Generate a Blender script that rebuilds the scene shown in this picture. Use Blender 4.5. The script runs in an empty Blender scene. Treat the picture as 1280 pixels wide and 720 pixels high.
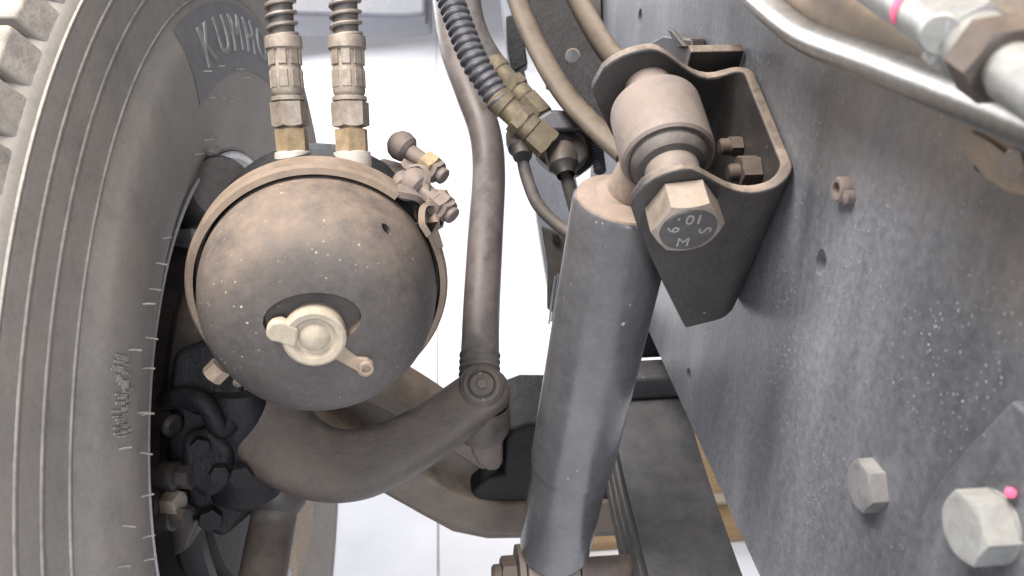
import bpy, bmesh, math, random
from mathutils import Vector as V, Matrix as M
random.seed(7)
scene = bpy.context.scene
col = scene.collection
PI = math.pi
CZ = 1.15                                   # eye height above the floor

# ------------------------------------------------------------------ camera
FPX = 1000.0
PITCH = math.radians(28.0)
YAW = math.atan(95 / FPX * math.cos(PITCH))
CF = V((math.sin(YAW) * math.cos(PITCH), math.cos(YAW) * math.cos(PITCH), -math.sin(PITCH)))
CR = V((math.cos(YAW), -math.sin(YAW), 0))
CU = CR.cross(CF)
EYE = V((0, 0, CZ))
cam = bpy.data.cameras.new('camera')
cam.sensor_width = 36.0
cam.lens = 36.0 * FPX / 1280.0
cam.clip_start = 0.02
cam.clip_end = 200
camo = bpy.data.objects.new('camera', cam)
col.objects.link(camo)
camo.matrix_world = M(((CR.x, CU.x, -CF.x, EYE.x), (CR.y, CU.y, -CF.y, EYE.y), (CR.z, CU.z, -CF.z, EYE.z), (0, 0, 0, 1)))
scene.camera = camo
cam.dof.use_dof = True
cam.dof.focus_distance = 0.60
cam.dof.aperture_fstop = 12.0

# ------------------------------------------------------------------ world and lamps
world = bpy.data.worlds.new('World')
scene.world = world
world.use_nodes = True
bg = world.node_tree.nodes['Background']
bg.inputs[0].default_value = (0.90, 0.93, 1.0, 1)
bg.inputs[1].default_value = 0.26
def area(name, loc, target, size, power, colr):
    l = bpy.data.lights.new(name, 'AREA')
    l.shape = 'RECTANGLE'
    l.size, l.size_y = size
    l.energy = power
    l.color = colr
    o = bpy.data.objects.new(name, l)
    col.objects.link(o)
    o.location = loc
    o.rotation_euler = (V(target) - V(loc)).to_track_quat('-Z', 'Y').to_euler()
    return o
area('workshop_lamp', (-0.85, 0.25, 3.0), (0.0, 0.7, 0.6), (1.5, 1.0), 118, (1.0, 0.95, 0.89))
area('open_bay_light', (0.34, -2.3, 2.2), (0.1, 0.6, 0.7), (0.36, 2.0), 66, (0.88, 0.93, 1.0))
area('added_sheen_light', (-1.9, 4.6, 1.7), (0.1, 0.9, 0.6), (3.2, 2.4), 170, (0.95, 0.97, 1.0))  # unseen lamp added to put sheen on the rail and rim light on parts
scene.view_settings.view_transform = 'Standard'
scene.view_settings.look = 'None'
scene.view_settings.gamma = 1.0
scene.view_settings.exposure = 0.44

# ------------------------------------------------------------------ places
def ray(px, py):
    return CF + CR * ((px - 640) / FPX) + CU * ((360 - py) / FPX)
def at(px, py, t):
    return EYE + ray(px, py) * t
def onp(px, py, p0, n):
    d = ray(px, py)
    return EYE + d * ((V(p0) - EYE).dot(V(n)) / d.dot(V(n)))
def ats(l):
    return [at(*a) for a in l]
def basis(d, ref=None):
    d = V(d).normalized()
    r = V(ref) if ref is not None else (V((0, 0, 1)) if abs(d.z) < 0.9 else V((1, 0, 0)))
    u = (r - d * r.dot(d)).normalized()
    return d, u, d.cross(u)
def crom(pts, n=8, closed=False):
    P = [V(p) for p in pts]
    out = []
    N = len(P)
    for i in range(N if closed else N - 1):
        if closed:
            a, b, c, d = P[(i - 1) % N], P[i], P[(i + 1) % N], P[(i + 2) % N]
        else:
            b, c = P[i], P[i + 1]
            a = P[i - 1] if i > 0 else b * 2 - c
            d = P[i + 2] if i + 2 < N else c * 2 - b
        for k in range(n):
            s = k / n
            out.append(0.5 * ((2 * b) + (c - a) * s + (2 * a - 5 * b + 4 * c - d) * s * s + (3 * b - a - 3 * c + d) * s ** 3))
    if not closed:
        out.append(P[-1])
    return out

# ------------------------------------------------------------------ mesh collecting
class MB:
    def __init__(s):
        s.v, s.f = [], []
    def add(s, vs, fs):
        o = len(s.v)
        s.v += [tuple(p) for p in vs]
        s.f += [tuple(i + o for i in f) for f in fs]
        return s
    def loft(s, rings, close=True, cap0=True, cap1=True):
        n = len(rings[0])
        vs = [p for r in rings for p in r]
        fs = []
        for i in range(len(rings) - 1):
            for j in range(n if close else n - 1):
                k = (j + 1) % n
                fs.append((i * n + j, i * n + k, (i + 1) * n + k, (i + 1) * n + j))
        if cap0: fs.append(tuple(range(n - 1, -1, -1)))
        if cap1: fs.append(tuple((len(rings) - 1) * n + j for j in range(n)))
        return s.add(vs, fs)
    def lathe(s, o, d, prof, seg=48, ref=None, a0=0, a1=2 * PI):
        d, u, w = basis(d, ref)
        o = V(o)
        full = abs(a1 - a0 - 2 * PI) < 1e-6
        n = seg if full else seg + 1
        rings = []
        for r, h in prof:
            rings.append([o + d * h + (u * math.cos(a0 + (a1 - a0) * j / seg) + w * math.sin(a0 + (a1 - a0) * j / seg)) * max(r, 1e-5) for j in range(n)])
        c0 = full and prof[0][0] > 1e-4 and False
        return s.loft(rings, full, c0, False)
    def sweep(s, path, prof, ref=None, caps=True, scale=None):
        P = [V(p) for p in path]
        n = len(P)
        T = [(P[min(i + 1, n - 1)] - P[max(i - 1, 0)]).normalized() for i in range(n)]
        d, u, w = basis(T[0], ref)
        rings = []
        for i in range(n):
            u = (u - T[i] * u.dot(T[i])).normalized()
            w = T[i].cross(u)
            k = scale(i / (n - 1)) if scale else 1
            rings.append([P[i] + u * (a * k) + w * (b * k) for a, b in prof])
        return s.loft(rings, True, caps, caps)
    def tube(s, path, r, seg=20, caps=True, scale=None):
        return s.sweep(path, [(r * math.cos(2 * PI * j / seg), r * math.sin(2 * PI * j / seg)) for j in range(seg)], None, caps, scale)
    def prism(s, outline, n):
        # outline: world points in one plane, n: extrusion vector
        a = [V(p) for p in outline]
        return s.loft([a, [p + V(n) for p in a]])
    def box(s, c, u, v, w):
        c, u, v, w = V(c), V(u), V(v), V(w)
        return s.loft([[c - u - v - w, c + u - v - w, c + u + v - w, c - u + v - w], [c - u - v + w, c + u - v + w, c + u + v + w, c - u + v + w]])
    def hexa(s, o, d, af, h, rot=0.0, ref=None, dish=0.0):
        # hexagon head with a rounded chamfer, af = across flats
        d, u, w = basis(d, ref)
        o = V(o)
        ri = af / 2
        n = 48
        def ring(f):
            out = []
            for j in range(n):
                a = 2 * PI * j / n
                rr = ri / math.cos(((a + PI / 6) % (PI / 3)) - PI / 6)
                r, z = f(rr)
                out.append(o + d * z + (u * math.cos(a + rot) + w * math.sin(a + rot)) * r)
            return out
        rings = [ring(lambda r: (r, 0)), ring(lambda r: (r, h - (r - ri * 0.985) * 0.62)), ring(lambda r: (ri * 0.95, h)), ring(lambda r: (ri * 0.88, h - dish))]
        return s.loft(rings)
    def build(s, name, m, parent=None, smooth=32, bevel=0, seg=3):
        me = bpy.data.meshes.new(name)
        me.from_pydata(s.v, [], s.f)
        bm = bmesh.new()
        bm.from_mesh(me)
        bmesh.ops.remove_doubles(bm, verts=bm.verts, dist=1e-6)
        bmesh.ops.recalc_face_normals(bm, faces=bm.faces)
        bm.to_mesh(me)
        bm.free()
        me.materials.append(MAT[m])
        if smooth:
            me.polygons.foreach_set('use_smooth', [True] * len(me.polygons))
            if not bevel: me.set_sharp_from_angle(angle=math.radians(smooth))
        o = bpy.data.objects.new(name, me)
        col.objects.link(o)
        if bevel:
            b = o.modifiers.new('bevel', 'BEVEL')
            b.width = bevel
            b.segments = seg
            b.limit_method = 'ANGLE'
            b.angle_limit = math.radians(35)
            b.harden_normals = True
        if parent is not None: attach(o, parent)
        return o
def attach(o, p):
    o.parent = p
    o.matrix_parent_inverse = WORLD[p.name].inverted() if p.name in WORLD else M.Identity(4)
WORLD = {}
def thing(name, loc, label, cat, group=None):
    o = bpy.data.objects.new(name, None)
    col.objects.link(o)
    o.empty_display_size = 0.03
    o.location = loc
    WORLD[o.name] = M.Translation(V(loc))
    return tag(o, label, cat, group)
def tag(o, label, cat, group=None):
    o['label'] = label
    o['category'] = cat
    if group: o['group'] = group
    return o
def cut(o, cutters):
    # real openings: subtract each cutter and keep the result
    for c in cutters:
        b = o.modifiers.new('cut', 'BOOLEAN')
        b.object = c
        b.solver = 'EXACT'
    dg = bpy.context.evaluated_depsgraph_get()
    me = bpy.data.meshes.new_from_object(o.evaluated_get(dg))
    o.modifiers.clear()
    o.data = me
    for c in cutters: bpy.data.objects.remove(c)
    me.set_sharp_from_angle(angle=math.radians(32))
def drill(o, p, d, r, l, sx=1.0):
    m = MB()
    d, u, w = basis(d)
    m.loft([[V(p) + d * k + (u * math.cos(2 * PI * j / 24) * sx + w * math.sin(2 * PI * j / 24)) * r for j in range(24)] for k in (-l, l)])
    return m.build('cutter', 'black_paint')
def text_mesh(body, size, extrude=0.0, bold=0.0):
    c = bpy.data.curves.new('t', 'FONT')
    c.body = body
    c.size = size
    c.extrude = extrude
    c.offset = bold
    c.align_x = 'CENTER'
    c.align_y = 'CENTER'
    c.resolution_u = 4
    o = bpy.data.objects.new('t', c)
    col.objects.link(o)
    dg = bpy.context.evaluated_depsgraph_get()
    me = bpy.data.meshes.new_from_object(o.evaluated_get(dg))
    bpy.data.objects.remove(o)
    vs = [v.co.copy() for v in me.vertices]
    fs = [tuple(p.vertices) for p in me.polygons]
    return vs, fs

# ------------------------------------------------------------------ materials
MAT = {}
def material(name, base, rough=0.5, metal=0.0, dust=None, damt=0.0, dlow=-0.1, dhigh=0.9, var=0.25, vscale=18.0, speck=0.0, spscale=260.0, spcol=(0.7, 0.66, 0.6), bump=0.08, bscale=420.0, streak=None, base2=None, b2amt=0.0, spec=0.5, grain=0.16, zdust_light=None, dmin=0.12):
    m = bpy.data.materials.new(name)
    m.use_nodes = True
    nt = m.node_tree
    N, L = nt.nodes, nt.links
    bs = N['Principled BSDF']
    geo = N.new('ShaderNodeNewGeometry')
    def noise(scale, detail=5, rough_=0.6, vec=None):
        n = N.new('ShaderNodeTexNoise')
        n.inputs['Scale'].default_value = scale
        n.inputs['Detail'].default_value = detail
        n.inputs['Roughness'].default_value = rough_
        L.new(vec if vec is not None else geo.outputs['Position'], n.inputs['Vector'])
        return n.outputs['Fac']
    def rng(x, a, b, c, d):
        r = N.new('ShaderNodeMapRange')
        r.inputs[1].default_value, r.inputs[2].default_value, r.inputs[3].default_value, r.inputs[4].default_value = a, b, c, d
        L.new(x, r.inputs[0])
        return r.outputs[0]
    def mul(a, b):
        r = N.new('ShaderNodeMath'); r.operation = 'MULTIPLY'
        L.new(a, r.inputs[0])
        if isinstance(b, float): r.inputs[1].default_value = b
        else: L.new(b, r.inputs[1])
        return r.outputs[0]
    def mix(f, a, b):
        r = N.new('ShaderNodeMix'); r.data_type = 'RGBA'
        L.new(f, r.inputs[0])
        for s, i in ((a, 6), (b, 7)):
            if isinstance(s, tuple): r.inputs[i].default_value = (*s, 1)
            else: L.new(s, r.inputs[i])
        return r.outputs[2]
    dark = tuple(c * (1 - var) for c in base)
    lite = tuple(min(1, c * (1 + var)) for c in base)
    vec = None
    if streak:
        mp = N.new('ShaderNodeMapping')
        mp.inputs['Scale'].default_value = streak
        L.new(geo.outputs['Position'], mp.inputs['Vector'])
        vec = mp.outputs[0]
    nlow = noise(vscale, 6, 0.62, vec)
    c = mix(rng(nlow, 0.3, 0.7, 0, 1), dark, lite)
    if base2:
        c = mix(mul(rng(noise(vscale * 0.45, 5, 0.65, vec), 0.44, 0.62, 0, 1), float(b2amt)), c, base2)
    if grain:
        gm = N.new('ShaderNodeMix'); gm.data_type = 'RGBA'; gm.blend_type = 'MULTIPLY'; gm.inputs[0].default_value = 1.0
        gv = rng(noise(190.0, 4, 0.75), 0.32, 0.68, 1 - grain, 1 + grain)
        cc = N.new('ShaderNodeCombineColor')
        for q in range(3): L.new(gv, cc.inputs[q])
        L.new(c, gm.inputs[6]); L.new(cc.outputs[0], gm.inputs[7])
        c = gm.outputs[2]
    rgh = None
    if dust:
        sx = N.new('ShaderNodeSeparateXYZ')
        L.new(geo.outputs['Normal'], sx.inputs[0])
        f = mul(rng(sx.outputs['Z'], dlow, dhigh, dmin, 1.0), rng(noise(vscale * 1.7, 9, 0.75), 0.34, 0.62, 0.25, 1.05))
        f = mul(f, float(damt))
        c = mix(f, c, dust)
        rgh = rng(f, 0, 1, rough, 0.92)
    if zdust_light:
        # dust along the top of the web, also painting it brighter as if lit
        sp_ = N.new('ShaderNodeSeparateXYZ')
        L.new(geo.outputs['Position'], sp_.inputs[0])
        f = mul(rng(sp_.outputs['Z'], zdust_light[0], zdust_light[1], 0, 1), rng(noise(11.0, 6, 0.65), 0.3, 0.6, 0.15, 1.0))
        f = mul(f, rng(sp_.outputs['Y'], zdust_light[2], zdust_light[3], 1, 0))
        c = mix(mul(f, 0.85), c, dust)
    if speck > 0:
        vo = N.new('ShaderNodeTexVoronoi')
        vo.inputs['Scale'].default_value = spscale
        L.new(geo.outputs['Position'], vo.inputs['Vector'])
        big = N.new('ShaderNodeSeparateColor')
        L.new(vo.outputs['Color'], big.inputs[0])
        size = rng(big.outputs[0], 1 - speck, 1.0, 0.0, 0.42)
        lt = N.new('ShaderNodeMath'); lt.operation = 'LESS_THAN'
        L.new(vo.outputs['Distance'], lt.inputs[0])
        L.new(size, lt.inputs[1])
        f = mul(lt.outputs[0], rng(noise(16.0, 4), 0.45, 0.66, 0.0, 1.0))
        f = mul(f, rng(big.outputs[1], 0, 1, 0.15, 0.9))
        c = mix(f, c, spcol)
    L.new(c, bs.inputs['Base Color'])
    bs.inputs['Metallic'].default_value = metal
    bs.inputs['Specular IOR Level'].default_value = spec
    if rgh is not None: L.new(rgh, bs.inputs['Roughness'])
    else: L.new(rng(nlow, 0.3, 0.7, max(0.05, rough - 0.08), min(1, rough + 0.1)), bs.inputs['Roughness'])
    if bump:
        b = N.new('ShaderNodeBump')
        b.inputs['Strength'].default_value = bump
        b.inputs['Distance'].default_value = 0.002
        hm = N.new('ShaderNodeMath'); hm.operation = 'MULTIPLY_ADD'
        L.new(noise(bscale * 0.16, 4, 0.6), hm.inputs[0]); hm.inputs[1].default_value = 2.2
        L.new(noise(bscale, 6, 0.7), hm.inputs[2])
        L.new(hm.outputs[0], b.inputs['Height'])
        L.new(b.outputs[0], bs.inputs['Normal'])
    MAT[name] = m
    return m
TAN = (0.27, 0.20, 0.148)
BRN = (0.22, 0.16, 0.118)
material('tyre_rubber', (0.225, 0.212, 0.202), 0.6, dust=(0.40, 0.345, 0.295), damt=0.7, dlow=-0.9, dhigh=0.6, vscale=9, bump=0.12, base2=(0.28, 0.25, 0.222), b2amt=0.6)
material('tread_rubber', (0.11, 0.10, 0.095), 0.75, dust=(0.42, 0.37, 0.32), damt=0.9, dlow=-0.9, dhigh=0.5, vscale=22, bump=0.3)
material('rib_rubber', (0.30, 0.27, 0.245), 0.8, var=0.25, vscale=40, bump=0.1)
material('letter_rubber', (0.30, 0.285, 0.28), 0.7, var=0.2, vscale=60, bump=0.1)
material('panel_rubber', (0.185, 0.177, 0.182), 0.6, var=0.2, vscale=40, bump=0.1)
material('chalk', (0.31, 0.285, 0.268), 0.9, var=0.4, vscale=120, bump=0.2)
material('hair_rubber', (0.26, 0.235, 0.21), 0.8, var=0.3, vscale=60, bump=0)
material('rim_paint', (0.62, 0.62, 0.64), 0.38, 0.15, dust=TAN, damt=0.25, var=0.1)
material('black_paint', (0.018, 0.018, 0.021), 0.42, dust=BRN, damt=0.45, dlow=0.0, dhigh=1.0, var=0.3, bump=0.15)
material('black_cast', (0.007, 0.007, 0.009), 0.5, spec=0.25, dust=(0.10, 0.085, 0.075), damt=0.15, dlow=0.3, dhigh=1.0, var=0.4, vscale=40, bump=0.6, bscale=240)
material('chamber_paint', (0.052, 0.048, 0.049), 0.52, dust=(0.215, 0.160, 0.122), damt=0.9, dlow=0.0, dhigh=0.85, vscale=16, grain=0.28, speck=0.11, spscale=420, spcol=(0.62, 0.5, 0.36), bump=0.12)
material('band_steel', (0.15, 0.115, 0.09), 0.55, 0.2, dust=TAN, damt=0.85, dlow=-0.7, dhigh=0.7, vscale=30, bump=0.15)
material('dusty_steel', (0.13, 0.105, 0.098), 0.5, 0.3, dust=(0.26, 0.20, 0.165), damt=0.8, dlow=-0.4, dhigh=0.8, vscale=40, bump=0.15)
material('cream_plastic', (0.37, 0.32, 0.25), 0.5, dust=(0.45, 0.34, 0.24), damt=0.35, dlow=-0.6, dhigh=0.6, vscale=60, var=0.08, bump=0.04)
material('strap_plastic', (0.28, 0.21, 0.155), 0.6, var=0.15, vscale=70, bump=0.05)
material('brass', (0.36, 0.265, 0.145), 0.45, 0.45, dust=(0.27, 0.20, 0.145), damt=0.85, dlow=-0.9, dhigh=0.9, var=0.4, grain=0.3, vscale=45, bump=0.08)
material('zinc', (0.27, 0.235, 0.20), 0.48, 0.35, dust=(0.27, 0.21, 0.165), damt=0.85, dlow=-0.9, dhigh=0.9, var=0.5, grain=0.3, vscale=45, bump=0.08)
material('adapter_paint', (0.45, 0.40, 0.36), 0.55, 0.0, dust=TAN, damt=0.4, var=0.15)
material('hose_rubber', (0.045, 0.042, 0.043), 0.5, dust=(0.22, 0.18, 0.15), damt=0.5, dlow=-0.6, dhigh=0.8, vscale=50)
material('coil_steel', (0.22, 0.195, 0.175), 0.5, 0.4, dust=TAN, damt=0.4, var=0.2)
material('loom_plastic', (0.038, 0.039, 0.047), 0.32, dust=(0.22, 0.20, 0.21), damt=0.5, dlow=-0.2, dhigh=1.0, vscale=60)
material('link_paint', (0.058, 0.045, 0.042), 0.30, dust=(0.26, 0.215, 0.20), damt=0.5, dlow=0.0, dhigh=0.9, vscale=20, bump=0.1)
material('forged_brown', (0.055, 0.044, 0.038), 0.45, dust=(0.135, 0.105, 0.085), damt=0.7, dlow=-0.1, dhigh=0.9, vscale=26, bump=0.3, bscale=300)
material('axle_brown', (0.075, 0.062, 0.054), 0.5, dust=(0.24, 0.178, 0.13), damt=0.9, dlow=-0.1, dhigh=0.8, vscale=22, bump=0.35, bscale=260, streak=(0.5, 1.6, 1))
material('shock_paint', (0.060, 0.062, 0.069), 0.24, spec=0.8, dust=(0.26, 0.22, 0.20), damt=0.3, dlow=-0.15, dhigh=1.0, vscale=26, speck=0.03, spscale=300, bump=0.05)
material('cap_dust', (0.24, 0.185, 0.15), 0.8, dust=(0.25, 0.19, 0.155), damt=0.8, vscale=60, var=0.25, speck=0.04, spscale=300, spcol=(0.1, 0.08, 0.07))
material('sleeve_steel', (0.19, 0.16, 0.15), 0.48, 0.2, dust=(0.25, 0.198, 0.165), damt=0.8, dlow=-0.5, dhigh=0.6, vscale=40, bump=0.08)
material('bracket_paint', (0.026, 0.025, 0.027), 0.5, dmin=0.06, dust=(0.34, 0.265, 0.21), damt=0.95, dlow=0.45, dhigh=0.95, vscale=30, speck=0.02, spscale=260, bump=0.25)
material('bolt_steel', (0.28, 0.24, 0.205), 0.42, 0.4, dust=(0.36, 0.28, 0.215), damt=0.6, dlow=-0.3, dhigh=0.8, vscale=50, bump=0.08)
material('bolt_face', (0.075, 0.070, 0.070), 0.5, 0.2, var=0.25, vscale=120, bump=0.15)
material('mark_paint', (0.30, 0.28, 0.27), 0.7, var=0.2, vscale=150, bump=0)
material('rail_paint', (0.176, 0.186, 0.212), 0.33, dust=(0.36, 0.28, 0.205), damt=0.06, dlow=-0.7, dhigh=0.9, vscale=6, speck=0.13, spscale=620, spcol=(0.55, 0.52, 0.49), bump=0.10, streak=(1, 2.0, 0.55), base2=(0.058, 0.062, 0.070), b2amt=0.8, grain=0.26, zdust_light=(CZ - 0.16, CZ - 0.06, 0.32, 0.58))
material('pale_bolt', (0.33, 0.345, 0.345), 0.42, 0.3, dust=(0.42, 0.37, 0.32), damt=0.5, dlow=-0.6, dhigh=0.9, vscale=60, var=0.2, bump=0.08)
material('silver_pipe', (0.40, 0.39, 0.375), 0.33, 0.95, dust=TAN, damt=0.45, dlow=0.1, dhigh=1.0, vscale=40, var=0.1, bump=0.03)
material('tan_hose', (0.20, 0.155, 0.12), 0.7, dust=(0.40, 0.30, 0.21), damt=0.9, dlow=-0.4, dhigh=0.7, vscale=24, bump=0.1)
material('plated', (0.27, 0.275, 0.27), 0.42, 0.45, dust=(0.42, 0.36, 0.30), damt=0.35, dlow=-0.2, dhigh=1.0, vscale=50, var=0.15, bump=0.05)
material('dull_brass', (0.20, 0.155, 0.095), 0.48, 0.4, dust=(0.15, 0.125, 0.10), damt=0.85, dlow=-0.9, dhigh=0.9, var=0.45, grain=0.3, vscale=50)
material('lip_brown', (0.10, 0.08, 0.062), 0.5, dust=(0.20, 0.155, 0.115), damt=0.7, dlow=0.0, dhigh=0.9, vscale=30)
material('bolt_grey', (0.22, 0.225, 0.235), 0.42, 0.25, dust=(0.36, 0.32, 0.28), damt=0.5, dlow=-0.2, dhigh=0.9, vscale=60, var=0.3)
material('dark_nut', (0.085, 0.068, 0.06), 0.5, 0.3, dust=BRN, damt=0.45, vscale=50)
material('pink_paint', (0.75, 0.12, 0.24), 0.6, var=0.1, bump=0)
material('spring_steel', (0.035, 0.036, 0.042), 0.5, dust=(0.15, 0.14, 0.14), damt=0.45, dlow=0.3, dhigh=1.1, vscale=24, speck=0.015, spscale=240, bump=0.15)
material('leaf_edge', (0.09, 0.088, 0.088), 0.6, dust=(0.17, 0.155, 0.145), damt=0.5, vscale=50, bump=0.2)
material('grey_paint', (0.17, 0.18, 0.215), 0.5, var=0.15, vscale=12)
material('pale_panel', (0.42, 0.41, 0.44), 0.5, dust=(0.4, 0.36, 0.33), damt=0.3, var=0.1)
material('tan_board', (0.24, 0.155, 0.075), 0.65, var=0.2, vscale=12, streak=(1, 12, 1), bump=0.1)
material('pale_board', (0.34, 0.27, 0.20), 0.65, var=0.12, vscale=12, bump=0.1)
material('floor_tile', (0.79, 0.775, 0.80), 0.4, var=0.07, vscale=4, bump=0, grain=0.03)
material('floor_grout', (0.55, 0.55, 0.56), 0.9, var=0.05, bump=0)

# ================================================================== floor
def kind(o):
    o['kind'] = 'structure'
    return o
g = MB().box((0, 2, -0.02), (7, 0, 0), (0, 7, 0), (0, 0, 0.014)).build('floor', 'floor_grout')
kind(g)
pf = onp(546, 110, (0, 0, 0), (0, 0, 1))
qf = onp(650, 268, (0, 0, 0), (0, 0, 1))
TS = 1.2
tm = MB().box((0, 0, -0.003), (TS / 2 - 0.0025, 0, 0), (0, TS / 2 - 0.0025, 0), (0, 0, 0.003)).build('tile', 'floor_tile', bevel=0.001, seg=2)
tile_me = tm.data
first = True
for i in range(-4, 5):
    for j in range(-3, 6):
        o = tm if first else tm.copy()
        if not first: col.objects.link(o)
        first = False
        o.location = (pf.x + (i + 0.5) * TS, qf.y + (j + 0.5) * TS, 0)
        o.parent = g

# ================================================================== chassis rail
RX = 0.20
def onr(px, py, off=0.0):
    return onp(px, py, (RX - off, 0, 0), (1, 0, 0))
ZB = onr(950, 720).z
rail = thing('chassis_rail', (RX, 0.7, ZB), 'long dark grey speckled chassis rail with dusty upper web', 'chassis rail')
y0, y1, zt = -0.35, 1.06, CZ + 0.02
prof = [(0, 0), (0, zt - ZB), (0.075, zt - ZB), (0.075, zt - ZB - 0.008), (0.012, zt - ZB - 0.008), (0.008, zt - ZB - 0.012), (0.008, 0.012), (0.012, 0.008), (0.075, 0.008), (0.075, 0)]
m = MB()
m.loft([[V((RX + a, y, ZB + b)) for a, b in prof] for y in (y0, y1)])
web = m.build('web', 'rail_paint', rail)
holes = [drill(web, onr(1026, 328), (1, 0, 0), 0.0058, 0.02, 1.35), drill(web, onr(861, 469), (1, 0, 0), 0.0062, 0.02), drill(web, onr(800, 22), (1, 0, 0), 0.009, 0.02), drill(web, onr(716, 14), (1, 0, 0), 0.02, 0.02)]
cut(web, holes)
# boss with a hole
p = onr(1058, 236)
MB().lathe(p, (-1, 0, 0), [(0.0062, -0.001), (0.0062, 0.0045), (0.0056, 0.0055), (0.0036, 0.0055), (0.0034, 0.0), (0.0, 0.0)], 24).build('boss', 'sleeve_steel', rail)
p = onr(1066, 246)
MB().lathe(p, (-1, 0, 0), [(0.0035, -0.001), (0.0035, 0.004), (0.0, 0.005)], 16).build('rivet', 'sleeve_steel', rail)
# doubling plate with arc edge
m = MB()
ed = [(1285, 498), (1255, 528), (1222, 562), (1190, 602), (1162, 650), (1138, 700), (1120, 740), (1105, 790)]
out = [onr(a, b) for a, b in ed]
out += [V((RX, out[-1].y, out[-1].z - 0.0)), V((RX, y0 + 0.02, out[-1].z)), V((RX, y0 + 0.02, out[0].z))]
m.prism(out, (-0.006, 0, 0))
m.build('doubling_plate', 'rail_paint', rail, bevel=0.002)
# big bolt heads
def bolt_head(px, py, af, h, mat, off, rot, parent, wash=1.25):
    p = onr(px, py, off)
    b = MB()
    b.hexa(p, (-1, 0, 0), af, h, rot)
    o = b.build('bolt', mat, parent)
    if wash:
        MB().lathe(p + V((0.0005, 0, 0)), (-1, 0, 0), [(af * 0.5 * wash, 0), (af * 0.5 * wash, 0.0015), (af * 0.3, 0.0018)], 40).build('washer', mat, o)
    return p
pb = bolt_head(1246, 657, 0.0235, 0.0135, 'pale_bolt', 0.006, 0.3, rail, 1.12)
pc = bolt_head(1094, 606, 0.0225, 0.0085, 'bolt_grey', 0.0, 0.1, rail, 0)
m = MB()
pk = at(1263, 616, (pb - EYE).dot(CF) - 0.0125)
m.lathe(pk, EYE - pk, [(0.0019, -0.005), (0.0019, 0.0), (0.0014, 0.0003), (0, 0.0004)], 14)
m.build('paint_dab', 'pink_paint', rail)

# ================================================================== shock bracket
O = onr(1003, 222)
O2 = onr(926, 394)
bv = (O2 - O).normalized()                  # down the bracket
bu = V((1, 0, 0))
bn = bu.cross(bv)
if bn.dot(EYE - O) < 0: bn = -bn            # out of the near flange, towards the eye
def br(a, b, c):
    return O + bu * a + bv * b + bn * c
def onb(px, py, c=0.0):
    q = onp(px, py, O + bn * c, bn) - O
    return q.dot(bu), q.dot(bv)
CL = 0.112                                   # gap between the flanges
brk = thing('shock_bracket', O2, 'dark dusty U-shaped shock bracket bolted to the chassis rail', 'bracket')
TH = 0.0075
ax_a, ax_b = onb(851, 254)
# path in plan (a, c) from the near tip round the back to the far tip
RC = 0.016
LT = -0.103
LTF = LT
LTN = LT + 0.008                            # the near ear is a little shorter
plan = []
nf = 16
for k in range(nf + 1):
    plan.append((LTN + (-RC - LTN) * k / nf, 0.0, 'n'))
for k in range(1, 7):
    t = PI / 2 * k / 6
    plan.append((-RC + RC * math.sin(t), -RC + RC * math.cos(t), 'c'))
for k in range(1, 8):
    plan.append((0.0, -RC - (CL - 2 * RC) * k / 8, 'b'))
for k in range(0, 7):
    t = PI / 2 * k / 6
    plan.append((-RC + RC * math.cos(t), -CL + RC - RC * math.sin(t), 'c'))
for k in range(1, nf + 1):
    plan.append((-RC + (LT + RC) * k / nf, -CL, 'f'))
R0 = 0.030
def top_b(a, LT=LT):
    # rounded ear about the bolt, then the shoulder up to the corner
    t = (a - LT) / -LT
    d = a - ax_a
    flat = 0.004 + 0.010 * math.sin(min(1, max(0, (a - ax_a) / (0 - ax_a))) * PI)
    if d < 0:
        s = min(1.0, -d / (ax_a - LT))
        ear = ax_b - (ax_b - 0.002) * math.sqrt(max(0, 1 - s * s))
        return ear
    return 0.002 + 0.012 * math.sin(min(1, d / (-ax_a)) * PI) ** 1.0 * 0.9
BOT = (O2 - O).length
def bot_b(a, LT=LT):
    ab = onb(858, 411)
    if a >= ab[0]:
        k = (a - ab[0]) / (0 - ab[0])
        return ab[1] + (BOT - ab[1]) * k
    k = (a - LT) / (ab[0] - LT)
    return ax_b + 0.002 + (ab[1] - ax_b - 0.002) * min(1, k) ** 0.92
def far_lift(a, s):
    # the far ear stands higher about the bolt
    if s == 'c' or s == 'b': return 0.0
    LT, A_ = (LTN, 0.011) if s == 'n' else (LTF, 0.014)
    k = min(1.0, max(0.0, (-0.02 - a) / 0.045))
    e = 1.0 if a > ax_a else math.sqrt(max(0.0, 1 - ((ax_a - a) / (ax_a - LT)) ** 2))
    return A_ * (k * k * (3 - 2 * k)) * e
inn, outr = [], []
for i, (a, c, s) in enumerate(plan):
    p, q = plan[max(i - 1, 0)], plan[min(i + 1, len(plan) - 1)]
    t = V((q[0] - p[0], q[1] - p[1])).normalized()
    nrm = V((-t.y, t.x))                    # inwards
    lt_ = LTN if s == 'n' else LT; tb, bb = top_b(a, lt_) - far_lift(a, s), bot_b(a, lt_)
    if bb < tb + 0.001: bb = tb + 0.001
    outr.append([br(a, tb, c), br(a, bb, c)])
    inn.append([br(a - nrm.x * TH * (-1), tb, c - nrm.y * TH * (-1)), br(a + nrm.x * TH, bb, c + nrm.y * TH)])
rings = []
for (ot, ob), (it, ib) in zip(outr, inn):
    rings.append([ot, ob, ib, it])
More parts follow.
